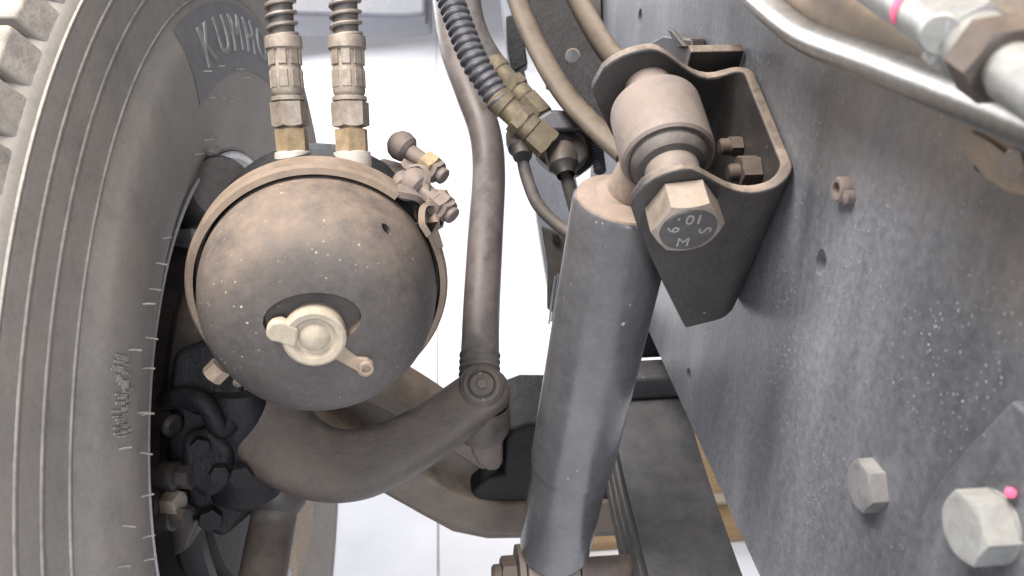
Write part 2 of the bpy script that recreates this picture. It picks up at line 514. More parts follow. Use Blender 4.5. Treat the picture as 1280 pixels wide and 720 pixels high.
# the bracket stands TH inside the outer line; make sure "inwards" points into the U
mid = br(LT / 2, BOT / 3, -CL / 2)
k = len(plan) // 2
if (inn[k][0] - mid).length > (outr[k][0] - mid).length:
    rings = []
    for i, (a, c, s) in enumerate(plan):
        p, q = plan[max(i - 1, 0)], plan[min(i + 1, len(plan) - 1)]
        t = V((q[0] - p[0], q[1] - p[1])).normalized()
        nrm = V((t.y, -t.x))
        lt_ = LTN if s == 'n' else LT; tb = top_b(a, lt_) - far_lift(a, s); bb = max(bot_b(a, lt_), tb + 0.001)
        rings.append([br(a, tb, c), br(a, bb, c), br(a + nrm.x * TH, bb, c + nrm.y * TH), br(a + nrm.x * TH, tb, c + nrm.y * TH)])
for r in rings:
    for i in range(4): r[i] = r[i] + V((-0.0006, 0, 0))
MB().loft(rings).build('plate', 'bracket_paint', brk, bevel=0.0018, seg=3)
# fixing nuts inside the U, on the back plate
for (a, b, c, af, h) in ((-TH, 0.030, -0.036, 0.019, 0.012), (-TH, 0.038, -0.068, 0.012, 0.008)):
    MB().hexa(br(a - 0.001, b, c), (-1, 0, 0), af, h, 0.2).build('nut', 'dark_nut', brk)
    MB().lathe(br(a - 0.001 - h, b, c), (-1, 0, 0), [(0.0055, -0.004), (0.0055, 0.005), (0.004, 0.0065), (0, 0.0066)], 20).build('bolt_end', 'dark_nut', brk)
MB().box(br(-0.02, 0.012, -CL - 0.012), bu * 0.018, bv * 0.010, bn * 0.004).build('gusset', 'bracket_paint', brk, bevel=0.001)

# through bolt: a thing of its own
AX = br(ax_a, ax_b, 0)
pin = thing('mounting_bolt', AX, 'large dusty hex head bolt through the shock bracket, face stamped 10.9', 'bolt')
HH, AF = 0.020, 0.0365
hb = MB().hexa(AX + bn * 0.0006, bn, AF, HH, 0.12, bv).build('bolt_head', 'bolt_steel', pin)
MB().lathe(AX + bn * (HH + 0.0002), bn, [(AF * 0.445, 0), (AF * 0.44, 0.0011), (0.0, 0.0012)], 40).build('head_face', 'bolt_face', hb)
MB().lathe(AX, -bn, [(0.0115, -0.001), (0.0115, CL + 0.002), (0, CL + 0.003)], 32).build('shank', 'bolt_steel', pin)
MB().hexa(AX - bn * (CL + 0.0), -bn, 0.030, 0.016, 0.3).build('nut', 'bolt_steel', pin)
# stamped letters run round the face; read with the top turned to the right
fr = -bv
fs_ = bn.cross(fr)
rightv = fr.cross(bn)
def stamp(body, ang, rad, size, spin):
    vs, fs = text_mesh(body, size, 0.0002)
    ca, sa = math.cos(ang), math.sin(ang)
    o = AX + bn * (HH + 0.00155) + (rightv * ca + fr * sa) * rad
    cs, sn = math.cos(spin), math.sin(spin)
    ex, ey = rightv * cs + fr * sn, -rightv * sn + fr * cs
    return MB().add([o + ex * v.x + ey * v.y + bn * v.z for v in vs], fs)
for body, an, sp in (('10', 82, 180), ('.', 128, 215), ('9', 170, 260), ('S', 2, 100), ('M', 262, 0)):
    stamp(body, math.radians(an), AF * 0.27, 0.0105, math.radians(sp)).build('stamped_letter', 'mark_paint', hb, smooth=0)

# ================================================================== shock absorber
EYEC = AX - bn * (CL * 0.53)
SB = at(692, 690, 0.755)
sd = (SB - EYEC).normalized()
shock = thing('shock_absorber', SB, 'dark grey tubular shock absorber with dusty brown top cap', 'shock absorber')
ST = at(783, 246, 0.535)
sd = (SB - ST).normalized()
SL = (SB - ST).length
R1 = 0.0357
MB().lathe(ST, sd, [(R1 * 0.95, 0.002), (R1, 0.005), (R1, SL * 0.665), (R1 * 0.985, SL * 0.675), (R1 * 0.93, SL * 0.677)], 64).build('dust_tube', 'shock_paint', shock)
MB().lathe(ST, sd, [(R1 * 0.925, SL * 0.6), (R1 * 0.925, SL * 0.97), (R1 * 0.86, SL * 0.995), (R1 * 0.7, SL * 1.01), (0, SL * 1.01)], 64).build('lower_tube', 'shock_paint', shock)
MB().lathe(ST, sd, [(0, -0.003), (R1 * 0.45, -0.002), (R1 * 0.80, 0.0), (R1 * 0.93, 0.0006), (R1 * 0.955, 0.003)], 64).build('top_cap', 'cap_dust', shock)
MB().lathe(EYEC, (ST - EYEC).normalized(), [(0.016, 0.0), (0.0155, (ST - EYEC).length - 0.004), (0.021, (ST - EYEC).length + 0.002)], 32).build('stem', 'cap_dust', shock)
EL = 0.047
eye = MB().lathe(EYEC, bn, [(0.0185, EL / 2 - 0.004), (0.0235, EL / 2 - 0.002), (0.0255, EL / 2 - 0.0005), (0.0268, EL / 2), (0.0285, EL / 2 - 0.0015), (0.0290, EL / 2 - 0.004), (0.0290, -EL / 2 + 0.004), (0.0285, -EL / 2 + 0.0015), (0.0268, -EL / 2), (0.0235, -EL / 2 + 0.002), (0.0185, -EL / 2 + 0.004)], 64).build('upper_eye', 'sleeve_steel', shock)
MB().lathe(EYEC, bn, [(0.0160, EL / 2 + 0.009), (0.0205, EL / 2 + 0.0075), (0.0235, EL / 2 + 0.003), (0.0240, EL / 2 - 0.004)], 64).build('rubber_bush', 'hose_rubber', eye)
MB().lathe(EYEC, bn, [(0.0240, -EL / 2 + 0.004), (0.0235, -EL / 2 - 0.003), (0.0160, -EL / 2 - 0.009)], 64).build('rubber_bush', 'hose_rubber', eye)
MB().lathe(EYEC, bn, [(0.0160, -CL / 2 + TH), (0.0165, -EL / 2 - 0.008), (0.0165, EL / 2 + 0.008), (0.0158, CL / 2 - TH)], 40).build('sleeve', 'sleeve_steel', eye)
# lower eye with its cross pin
LE = SB + sd * 0.030
xn = V((1, 0.05, -0.05)).normalized()
le = MB().lathe(LE, xn, [(0.018, -0.026), (0.030, -0.024), (0.030, 0.024), (0.018, 0.026)], 48).build('lower_eye', 'sleeve_steel', shock)
for s, l in ((-1, 0.032), (1, 0.032)):
    MB().lathe(LE, xn * s, [(0.027, 0.0262), (0.027, l), (0.012, l + 0.0005)], 40).build('washer', 'dusty_steel', le)
pn = thing('shock_pin', LE, 'dark hex nut and pin at the foot of the shock absorber', 'bolt')
MB().lathe(LE, xn, [(0.011, -0.047), (0.011, 0.09)], 24).build('pin', 'dusty_steel', pn)
MB().hexa(LE - xn * 0.0335, -xn, 0.030, 0.014, 0.2).build('nut', 'dark_nut', pn)
MB().lathe(LE, -xn, [(0.010, 0.046), (0.010, 0.054), (0.008, 0.056), (0, 0.056)], 24).build('bolt_end', 'dark_nut', pn)

# ================================================================== wheel
WC = V((-0.25, 0.789, CZ - 0.576))
st_ = math.radians(-1.6)
WA = V((math.cos(st_), math.sin(st_), 0))     # towards the truck
WE = V((-math.sin(st_), math.cos(st_), 0))
WU = V((0, 0, 1))
def wp(r, th, off):
    return WC + (WE * math.cos(th) + WU * math.sin(th)) * r + WA * off
wheel = thing('truck_wheel', (WC.x, WC.y, 0), 'large dusty truck wheel with ribbed sidewall and raised lettering', 'wheel')
SW = [(0.292, -0.012), (0.299, 0.0), (0.305, 0.004), (0.316, 0.010), (0.335, 0.020), (0.36, 0.029), (0.39, 0.035), (0.415, 0.0365), (0.44, 0.0345), (0.455, 0.030), (0.468, 0.0265), (0.483, 0.0255), (0.497, 0.025), (0.510, 0.0243), (0.521, 0.0235), (0.532, 0.0222), (0.540, 0.0205), (0.549, 0.014), (0.5535, 0.002)]
def swo(r):
    for (a, b), (c, d) in zip(SW, SW[1:]):
        if a <= r <= c: return b + (d - b) * (r - a) / (c - a)
    return 0
pts = crom([V((a, b, 0)) for a, b in SW], 4)
prof = [(p.x, p.y) for p in pts] + [(0.554, -0.03), (0.566, -0.034), (0.569, -0.14), (0.569, -0.15), (0.566, -0.256), (0.554, -0.26)] + [(p.x, -0.29 - p.y) for p in reversed(pts)] + [(0.285, -0.25), (0.285, -0.03), (0.292, -0.012)]
tyre = MB().lathe(WC, WA, prof, 180).build('tyre', 'tyre_rubber', wheel)
for r, w in ((0.468, 0.0007), (0.497, 0.0008), (0.521, 0.0008), (0.540, 0.0009)):
    MB().lathe(WC, WA, [(r - w * 1.6, swo(r - w) - 0.001), (r - w * 0.6, swo(r) + 0.0013), (r + w * 0.6, swo(r) + 0.0011), (r + w * 1.6, swo(r + w) - 0.002)], 180).build('sidewall_rib', 'rib_rubber', tyre)
MB().lathe(WC, WA, [(0.3075, 0.004), (0.3085, 0.0072), (0.310, 0.0078), (0.3115, 0.006)], 180).build('bead_line', 'rib_rubber', tyre)
# tread lugs
nb = 92
m = MB()
def lug(th0, th1, offs, ri, ro, chamfer):
    v = []
    for r in (ri, ro):
        for th, k in ((th0, 0), (th1, 0), (th1, 1), (th0, 1)):
            o = offs[k] if r == ri else offs[k] + (chamfer if k == 0 else -0.0)
            v.append(V((o, r * math.cos(th), r * math.sin(th))))
    return v
dth = 2 * PI / nb
vs = lug(-dth * 0.42, dth * 0.42, (0.0185, -0.037), 0.542, 0.5675, -0.012)
m.add(vs, [(0, 3, 2, 1), (4, 5, 6, 7), (0, 1, 5, 4), (1, 2, 6, 5), (2, 3, 7, 6), (3, 0, 4, 7)])
lo = m.build('tread_block', 'tread_rubber', None, bevel=0.0025, seg=2)
Bm = M(((WA.x, WE.x, WU.x, WC.x), (WA.y, WE.y, WU.y, WC.y), (WA.z, WE.z, WU.z, WC.z), (0, 0, 0, 1)))
def place(o, mat, parent):
    o.parent = parent
    o.matrix_parent_inverse = WORLD[wheel.name].inverted()
    o.matrix_basis = mat
for row, (dx, ph) in enumerate(((0.0, 0.0),)):
    for k in range(nb):
        if row == 0 and k == 0: o = lo
        else:
            o = lo.copy(); col.objects.link(o)
        a = (k + ph) * dth
        Rm = M.Rotation(a, 4, 'X')
        # tyre is a part at world coordinates (identity), so its children hang in wheel space too
        o.parent = tyre
        o.matrix_parent_inverse = M.Identity(4)
        o.matrix_basis = Bm @ M.Translation((dx, 0, 0)) @ Rm
# lettering
def letter(body, th, rad, size, stretch, off, mat, name='raised_letter', flip=1):
    vs, fs = text_mesh(body, size, 0.0009)
    P = []
    for v in vs:
        r = rad + v.y * flip
        P.append(wp(r, th - v.x * stretch / rad * flip, swo(r) + off + v.z))
    MB().add(P, fs).build(name, mat, tyre, smooth=0)
def angle_of(px, py):
    p = onp(px, py, WC + WA * 0.034, WA) - WC
    return math.atan2(p.dot(WU), p.dot(WE)), p.length
aK, rK = angle_of(258, 66)
word = 'KUMHO'
for k, ch in enumerate(word):
    letter(ch, aK - k * 0.118, 0.428, 0.052, 1.05, 0.0016, 'letter_rubber')
m = MB()
rings = []
for k in range(41):
    th = aK + 0.13 - (0.118 * 5 + 0.14) * k / 40
    rings.append([wp(r, th, swo(r) + 0.0009) for r in [0.392 + 0.0085 * q for q in range(9)]])
m.loft(rings, close=False, cap0=False, cap1=False)
m.build('letter_panel', 'panel_rubber', tyre)
# scuffed small marks near the rim, too worn to read
random.seed(11)
for k in range(30):
    a0_, r0_ = angle_of(150 + random.uniform(-6, 6), 446 + k * 3.4)
    r = r0_
    m = MB()
    dt = 0.0016 + random.random() * 0.002
    dr = 0.003 + random.random() * 0.006
    m.loft([[wp(r - dr, a0_ - dt, swo(r - dr) + 0.0006), wp(r + dr, a0_ - dt * 0.4, swo(r + dr) + 0.0006), wp(r + dr, a0_ + dt, swo(r + dr) + 0.0006), wp(r - dr, a0_ + dt * 0.7, swo(r - dr) + 0.0006)],
            [wp(r - dr, a0_ - dt, swo(r - dr) + 0.0012), wp(r + dr, a0_ - dt * 0.4, swo(r + dr) + 0.0012), wp(r + dr, a0_ + dt, swo(r + dr) + 0.0012), wp(r - dr, a0_ + dt * 0.7, swo(r - dr) + 0.0012)]])
    m.build('scuff_mark', 'chalk', tyre, smooth=0)
# moulding hairs
def hair(px, py, l):
    a0_, r = angle_of(px, py)
    if not 0.3 < r < 0.5: return
    p = wp(r, a0_, swo(r) - 0.001)
    q = p + WA * l + V((0, random.uniform(-0.002, 0.002), random.uniform(-0.002, 0.002)))
    MB().tube([p, p * 0.5 + q * 0.5 + V((0, 0, 0.0004)), q], 0.00075, 6).build('moulding_hair', 'hair_rubber', tyre)
for px, py in ((186, 362), (176, 381), (183, 422), (158, 438), (180, 461), (172, 516), (178, 519), (146, 562), (176, 565), (178, 621), (150, 656), (180, 672), (146, 708), (181, 700), (195, 330), (205, 300), (250, 92), (268, 86), (292, 88), (258, 125), (275, 124), (292, 130), (312, 156), (270, 160), (274, 172), (280, 190), (298, 186), (300, 195), (252, 196), (266, 178), (302, 100)):
    hair(px, py, 0.010)

# rim, wheel disc, brake drum
rim = MB().lathe(WC, WA, [(0.302, 0.0035), (0.306, 0.006), (0.3065, 0.0085), (0.304, 0.0095), (0.299, 0.007), (0.294, -0.004), (0.285, -0.012), (0.272, -0.022), (0.262, -0.05), (0.258, -0.14), (0.250, -0.17), (0.23, -0.18)], 120).build('rim', 'rim_paint', wheel)
MB().lathe(WC, WA, [(0.235, -0.178), (0.20, -0.165), (0.17, -0.13), (0.12, -0.12), (0.0, -0.12)], 96).build('wheel_disc', 'rim_paint', wheel)
drum = thing('brake_drum', WC + V((0, 0, -0.2)), 'dark brake drum nested inside the truck wheel rim', 'brake drum')
MB().lathe(WC, WA, [(0.205, -0.13), (0.207, -0.02), (0.214, -0.012), (0.214, 0.010), (0.207, 0.013), (0.200, 0.006), (0.19, 0.002), (0.05, 0.0)], 96).build('drum', 'black_paint', drum)
MB().lathe(WC, WA, [(0.192, 0.004), (0.186, 0.012), (0.15, 0.016), (0.05, 0.018)], 96).build('backing_plate', 'black_cast', drum)

# ================================================================== brake chamber
BC = at(401, 354, 0.60)
BA = V((0.10, -0.99, 0.055)).normalized()       # out of the cap, towards the eye
RB = 0.0945
bc = thing('brake_chamber', BC, 'round dusty brown brake chamber with cream release plug', 'brake chamber')
CD = 0.100
k = 0.0855
cap = MB().lathe(BC, BA, [(k, 0.0), (k, 0.010), (k * 0.99, 0.022), (k * 0.965, 0.036), (k * 0.92, 0.050), (k * 0.85, 0.062), (k * 0.76, 0.071), (k * 0.65, 0.0765), (k * 0.52, 0.0795), (k * 0.36, 0.081), (k * 0.2, 0.0815), (0, 0.0816), (0, 0.064), (k * 0.6, 0.060), (k * 0.8, 0.045), (k * 0.9, 0.0), (k, 0.0)], 120).build('cap', 'chamber_paint', bc)
p = onp(483, 281, BC + BA * 0.045, BA)
pd = (p - BC); pd = (pd - BA * pd.dot(BA)).normalized()
PC = onp(393, 421, BC + BA * 0.083, BA)
cut(cap, [drill(cap, BC + BA * 0.052 + pd * 0.078, (pd + BA * 0.8), 0.0032, 0.012, 1.4), drill(cap, PC + V((0, 0, 0.0115)), BA, 0.0315, 0.013, 0.62)])
# clamp band: a V section all round, open between the lugs
bu_, bd_ = None, None
d_, u_, w_ = basis(BA, (0, 0, 1))
def cha(ang, r, h):
    # angle: 0 = up, grows clockwise seen from the cap side
    rv = u_.cross(BA)
    return BC + BA * h + (u_ * math.cos(ang) + (-rv if rv.x < 0 else rv) * math.sin(ang)) * r
gap = math.radians(50)
ring = []
bprof = [(RB - 0.0062, 0.0135), (RB - 0.002, 0.012), (RB, 0.009), (RB, -0.012), (RB - 0.002, -0.015), (RB - 0.011, -0.017), (RB - 0.011, -0.013), (RB - 0.004, -0.010), (RB - 0.004, 0.008), (RB - 0.0062, 0.010)]
for i in range(121):
    a = gap + math.radians(8) + (2 * PI - math.radians(16)) * i / 120
    ring.append([cha(a, r, h) for r, h in bprof])
band = MB().loft(ring).build('clamp_band', 'band_steel', bc)
# back housing
MB().lathe(BC, -BA, [(k - 0.001, -0.002), (0.0855, 0.012), (0.0885, 0.018), (0.0905, 0.030), (0.0895, 0.068), (0.085, 0.081), (0.072, 0.088), (0.03, 0.091), (0, 0.091)], 96).build('back_housing', 'black_cast', bc)
MB().lathe(BC, BA, [(k + 0.0005, 0.004), (0.0865, 0.005), (0.0865, -0.004), (k, -0.005)], 96).build('gasket', 'black_cast', bc)
# lugs and their bolts
def lug_eye(px, py, t, r, l, d):
    MB().lathe(at(px, py, t), d, [(0, -l), (r * 0.85, -l), (r, -l * 0.7), (r, l * 0.7), (r * 0.85, l), (0, l)], 24).build('lug', 'dusty_steel', band)
tR = 0.595
for dx, dy, dt in ((0, 0, 0.035), (28, 44, 0.0)):
    a, b = at(503 + dx * 0.6, 183 + dy * 1.05, tR + dt), at(556 + dx * 0.4, 222 + dy * 1.12, tR + dt - 0.01)
    d = (b - a).normalized()
    L_ = (b - a).length
    bo = MB().lathe(a, d, [(0.0066, 0), (0.0066, L_ - 0.001), (0.0056, L_), (0, L_)], 20).build('clamp_bolt', 'dusty_steel', band)
    m = MB()
    m.lathe(a, d, [(0, -0.011), (0.007, -0.010), (0.0108, -0.006), (0.0122, -0.001), (0.011, 0.005), (0.008, 0.0078), (0.006, 0.008)], 24)
    m.build('bolt_head', 'dusty_steel', bo)
    MB().hexa(a + d * (L_ * 0.52), d, 0.0195, 0.0105, 0.4).build('nut', 'brass' if dt else 'dusty_steel', bo)
    MB().hexa(a + d * (L_ * 0.70), d, 0.0165, 0.0075, 0.1).build('lock_nut', 'dusty_steel', bo)
# band ends: curled ears round the bolts
def ribbon(P, wdir, hw, ht):
    r = []
    n = len(P)
    for i in range(n):
        T = (P[min(i + 1, n - 1)] - P[max(i - 1, 0)]).normalized()
        w = (wdir - T * wdir.dot(T)).normalized()
        q = T.cross(w)
        r.append([P[i] + w * hw + q * ht, P[i] - w * hw + q * ht, P[i] - w * hw - q * ht, P[i] + w * hw - q * ht])
    return MB().loft(r)
ear = [cha(gap - math.radians(8), RB - 0.002, -0.002), cha(gap - math.radians(3), RB + 0.003, -0.001), at(520, 240, tR - 0.004), at(527, 222, tR + 0.004), at(516, 208, tR + 0.012)]
ribbon(crom(ear, 6), BA, 0.0125, 0.0024).build('band_ear', 'dusty_steel', band, bevel=0.001)
ear = [cha(gap + math.radians(24), RB - 0.001, 0.001), cha(gap + math.radians(12), RB + 0.001, 0.001), at(530, 283, tR - 0.010), at(527, 262, tR - 0.008), at(538, 248, tR - 0.004), at(548, 240, tR)]
ribbon(crom(ear, 6), BA, 0.0125, 0.0024).build('band_ear', 'band_steel', band, bevel=0.001)
lug_eye(508, 232, tR + 0.005, 0.0105, 0.010, BA)
MB().tube(crom(ats([(478, 215, 0.655), (500, 222, 0.645), (520, 238, 0.635)]), 4), 0.011, 16).build('lug', 'dusty_steel', band)
# release plug with tab and strap, lying on the cap's end
def pl(px, py, h=0.0):
    return onp(px, py, PC + BA * h, BA)
plug = MB()
plug.lathe(PC - BA * 0.008, BA, [(0.019, -0.009), (0.0205, 0.0), (0.0212, 0.006), (0.0205, 0.0105), (0.0185, 0.0118), (0.0150, 0.0112), (0.0125, 0.0085), (0.0105, 0.0082), (0.0085, 0.0105), (0.0055, 0.0125), (0, 0.0130)], 56)
plug = plug.build('release_plug', 'cream_plastic', bc)
tabp = [pl(375, 404, -0.005), pl(371, 428, -0.005), pl(360, 426, -0.005), pl(350, 421.5, -0.005), pl(339, 419.5, -0.005), pl(333.5, 413, -0.005), pl(334, 403, -0.005), pl(341, 395.5, -0.005), pl(352, 394, -0.005), pl(362, 397.5, -0.005)]
MB().prism(tabp, BA * 0.009).build('plug_tab', 'cream_plastic', plug, bevel=0.003, seg=4)
strap = [pl(424, 428, -0.004), pl(431, 430, -0.004), pl(446, 443.5, -0.004), pl(460, 445, -0.004), pl(467, 453, -0.004), pl(466, 464, -0.004), pl(458, 469, -0.004), pl(449, 466, -0.004), pl(446, 461, -0.004), pl(414, 443, -0.004)]
so = MB().prism(strap, BA * 0.004).build('plug_strap', 'strap_plastic', plug, bevel=0.0014)
MB().lathe(pl(458, 459, 0.0), BA, [(0.0052, -0.006), (0.0052, 0.002), (0.0046, 0.003), (0.003, 0.003), (0.0028, 0.001), (0, 0.001)], 24).build('rivet', 'strap_plastic', plug)
# small plug and stud below
p = at(277, 458, 0.63)
MB().hexa(p, (p - BC).normalized() + BA * 0.3, 0.016, 0.012, 0.1).build('drain_nut', 'strap_plastic', bc)
MB().lathe(at(297, 479, 0.60), BA, [(0.0036, -0.02), (0.0036, 0.0), (0.0, 0.002)], 14).build('stud', 'dusty_steel', bc)
# push rod neck behind the chamber, to the slack adjuster
MB().lathe(BC - BA * 0.090, -BA, [(0.040, 0), (0.036, 0.02), (0.016, 0.03), (0.012, 0.11)], 32).build('push_rod', 'black_cast', bc)
MB().box(BC - BA * 0.10 + V((-0.0, 0, -0.075)), (0.055, 0, 0), (0, 0.012, 0), (0, 0, 0.075)).build('mounting_bracket', 'black_cast', bc, bevel=0.006)

# brake hoses on the chamber
def brake_hose(axis, t0, t1, wid, label):
    # axis: (x, y) pixel line from top to bottom
    (xa, ya), (xb, yb) = axis
    A, B = at(xa, ya, t0), at(xb, yb, t1)
    d = (B - A).normalized()
    Lg = (B - A).length
    h = thing('brake_hose', B, label, 'hose', 'hoses on top of the brake chamber')
    def s(y): return (y - ya) / (yb - ya) * Lg
    top = A - d * 0.25 + V((0.0, 0.03, 0.02))
    R = wid
    MB().tube(crom([top, A - d * 0.08 + V((0, 0.004, 0.003)), A, A + d * s(60)], 8), R * 0.78, 24).build('hose', 'hose_rubber', h)
    # guard spring
    path = crom([top, A - d * 0.08 + V((0, 0.004, 0.003)), A, A + d * s(50)], 40)
    Ls = [0]
    for a, b in zip(path, path[1:]): Ls.append(Ls[-1] + (b - a).length)
    pitch = 0.0078
    co = []
    n = int(Ls[-1] / pitch * 14)
    j = 0
    _, u, w = basis(d)
    for i in range(n):
        l = Ls[-1] * i / n
        while j < len(Ls) - 2 and Ls[j + 1] < l: j += 1
        q = path[j].lerp(path[j + 1], (l - Ls[j]) / max(1e-9, Ls[j + 1] - Ls[j]))
        an = 2 * PI * i / 14
        co.append(q + (u * math.cos(an) + w * math.sin(an)) * R * 0.92)
    MB().tube(co, 0.0016, 6).build('guard_spring', 'coil_steel', h)
    f = MB().lathe(A, d, [(R * 0.8, s(44)), (R * 1.16, s(45)), (R * 1.20, s(49)), (R * 1.20, s(60)), (R * 1.10, s(62)), (R * 0.99, s(64)), (R * 0.97, s(83)), (R * 1.02, s(86)), (R * 1.03, s(114)), (R * 0.98, s(117)), (R * 0.9, s(119)), (R * 1.10, s(120)), (R * 1.12, s(125)), (R * 1.0, s(126)), (R * 0.8, s(127))], 32).build('ferrule', 'zinc', h)
    for yy in (70, 98):
        m = MB()
        for q in range(8):
            an = 2 * PI * q / 8
            _, u, w = basis(d)
            cc = A + d * s(yy) + (u * math.cos(an) + w * math.sin(an)) * R * 0.98
            m.box(cc, d * (s(11) - s(0)), (u * math.cos(an) + w * math.sin(an)) * 0.0009, (w * math.cos(an) - u * math.sin(an)) * R * 0.28)
        m.build('crimp', 'zinc', f, bevel=0.0006, seg=2)
    MB().hexa(A + d * s(127), d, R * 2.12, s(158) - s(127), 0.25).build('swivel_nut', 'zinc', h)
    MB().lathe(A, d, [(R * 0.75, s(155)), (R * 0.75, s(162))], 24).build('neck', 'brass', h)
    MB().hexa(A + d * s(161), d, R * 1.92, s(190) - s(161), 0.05).build('hex_nut', 'brass', h)
    MB().lathe(A, d, [(R * 0.9, s(188)), (R * 1.18, s(190)), (R * 1.22, s(196)), (R * 1.22, s(214))], 32).build('adapter', 'adapter_paint', h)
brake_hose(((350, 0), (367, 200)), 0.585, 0.60, 0.0112, 'spring wrapped brake hose beside the tyre, on the chamber')
brake_hose(((431, 0), (441, 206)), 0.588, 0.602, 0.0116, 'spring wrapped brake hose beside the clamp bolts, on the chamber')

# ================================================================== drag link and steering arm
N_ = V((0.0, -0.70, 0.71)).normalized()
BJ = onp(602, 482, at(430, 560, 0.695), V((-0.05, -0.66, 0.75))) - N_ * 0.006
link = thing('drag_link', BJ, 'long brown bent steering drag link tube with rubber boot', 'steering link')
pth = crom(ats([(600, 440, 0.748), (602, 380, 0.772), (607, 290, 0.815), (611, 215, 0.865), (606, 165, 0.885), (588, 115, 0.91), (570, 65, 0.94), (560, 10, 0.97), (553, -60, 1.02)]), 10)
MB().tube(pth, 0.0178, 32).build('tube', 'link_paint', link)
d = (pth[0] - pth[6]).normalized()
prof = [(0.0178, -0.010)]
for i in range(4):
    prof += [(0.0180, 0.001 + i * 0.0065), (0.0192, 0.003 + i * 0.0065), (0.0192, 0.0045 + i * 0.0065), (0.0180, 0.0062 + i * 0.0065)]
prof += [(0.0195, 0.029), (0.019, 0.045)]
MB().lathe(pth[0], d, prof, 36).build('boot', 'hose_rubber', link)
jb = MB().lathe(BJ, N_, [(0.0, 0.013), (0.011, 0.013), (0.0125, 0.0115), (0.016, 0.011), (0.0195, 0.008), (0.021, 0.002), (0.0215, -0.010), (0.019, -0.018), (0.0, -0.02)], 40).build('ball_joint', 'forged_brown', link)
MB().lathe(BJ, N_, [(0.0125, 0.0112), (0.0125, 0.0140), (0.0112, 0.0150), (0.0105, 0.0128), (0.0, 0.0128)], 32).build('snap_ring', 'black_paint', jb)
MB().hexa(BJ + N_ * 0.0125, N_, 0.008, 0.004, 0.2).build('grease_nipple', 'dark_nut', jb)
for q in ((600, 466), (604, 499)):
    p = onp(*q, BJ + N_ * 0.013, N_)
    MB().lathe(p, N_, [(0.0014, -0.004), (0.0014, 0.0), (0, 0.001)], 10).build('split_pin', 'zinc', jb)
# steering arm: forged bar, flat top
arm = thing('steering_lever', at(345, 560, 0.80), 'brown forged curved steering lever reaching to the ball joint', 'steering lever')
AP = at(430, 560, 0.695)
AN = V((-0.05, -0.66, 0.75)).normalized()
cl_ = [(318, 462), (326, 515), (354, 554), (396, 575), (440, 577), (482, 563), (528, 539), (572, 509), (606, 484)]
hw_ = [0.036, 0.037, 0.036, 0.033, 0.0305, 0.028, 0.0255, 0.0245, 0.024]
cc_ = [onp(a, b, AP, AN) for a, b in cl_]
pw = crom([V((p.x, p.y, p.z)) for p in cc_], 8)
hws = crom([V((h, 0, 0)) for h in hw_], 8)
rg = []
for i, p in enumerate(pw):
    T = (pw[min(i + 1, len(pw) - 1)] - pw[max(i - 1, 0)]).normalized()
    sdv = AN.cross(T)
    r_ = []
    for q in range(40):
        a = 2 * PI * q / 40
        ca, sa = math.cos(a), math.sin(a)
        # flat crown with well rounded flanks
        r_.append(p - AN * 0.020 + sdv * (hws[i].x * math.copysign(abs(ca) ** 0.62, ca)) + AN * (0.021 * math.copysign(abs(sa) ** 0.5, sa)))
    rg.append(r_)
endp, endT = pw[-1], (pw[-1] - pw[-2]).normalized()
for f_ in (0.35, 0.65, 0.87, 0.98):
    base = rg[len(pw) - 1]
    c_ = endp - AN * 0.020
    rg.append([c_ + (b_ - c_) * math.sqrt(1 - f_ * f_) + endT * 0.023 * f_ for b_ in base])
MB().loft(rg).build('bar', 'forged_brown', arm, smooth=50)
MB().lathe(at(604, 518, 0.745), (at(601, 548, 0.765) - at(607, 505, 0.735)), [(0.022, -0.02), (0.0255, 0.0), (0.0262, 0.014), (0.023, 0.023), (0.014, 0.028), (0, 0.029)], 36).build('socket', 'forged_brown', arm)

# ================================================================== front axle
axle = thing('front_axle', (0.0, 0.74, CZ - 0.70), 'dusty brown I-beam front axle dropping towards the middle', 'axle')
AY = 0.70
def ona(px, py, y=AY):
    return onp(px, py, (0, y, 0), (0, 1, 0))
low = crom([ona(*q) for q in ((330, 505), (400, 555), (460, 588), (520, 622), (566, 645), (610, 654), (660, 654), (730, 652), (830, 650))], 6)
sec = [(0.030, -0.030), (0.032, -0.022), (0.032, 0.036), (0.030, 0.042), (-0.010, 0.048), (-0.018, 0.040), (-0.021, 0.0), (-0.018, -0.038), (-0.010, -0.047), (0.010, -0.044)]
MB().sweep([p + V((0, 0.042, 0)) for p in low], sec, (0, 0, 1)).build('lower_flange', 'axle_brown', axle, bevel=0.003)
upp = crom([ona(*q) for q in ((360, 470), (420, 482), (470, 500), (520, 527), (565, 556), (592, 572), (612, 584))], 6)
MB().sweep([p + V((0, 0.042, 0)) for p in upp], [(0.010, -0.040), (0.010, 0.040), (-0.010, 0.040), (-0.010, -0.040)], (0, 0, 1)).build('upper_flange', 'axle_brown', axle, bevel=0.005)
wv = [ona(*q, AY + 0.032) for q in ((340, 480), (420, 488), (470, 506), (520, 530), (565, 560), (600, 580), (628, 560), (645, 536), (720, 535), (830, 535), (830, 668), (730, 672), (610, 674), (566, 665), (520, 640), (460, 604), (400, 570), (330, 530))]
MB().prism(wv, (0, 0.018, 0)).build('web', 'axle_brown', axle, bevel=0.002)
tong = [ona(*q, AY - 0.002) for q in ((586, 545), (630, 538), (629, 580), (624, 590), (610, 591), (598, 583), (590, 570))]
MB().prism(tong, (0, 0.04, 0)).build('stop_pad', 'axle_brown', axle, bevel=0.006)
seat_shade = [ona(*q, AY + 0.004) for q in ((631, 552), (640, 537), (660, 530), (840, 530), (840, 660), (640, 660), (606, 640), (588, 616), (610, 598), (629, 592))]
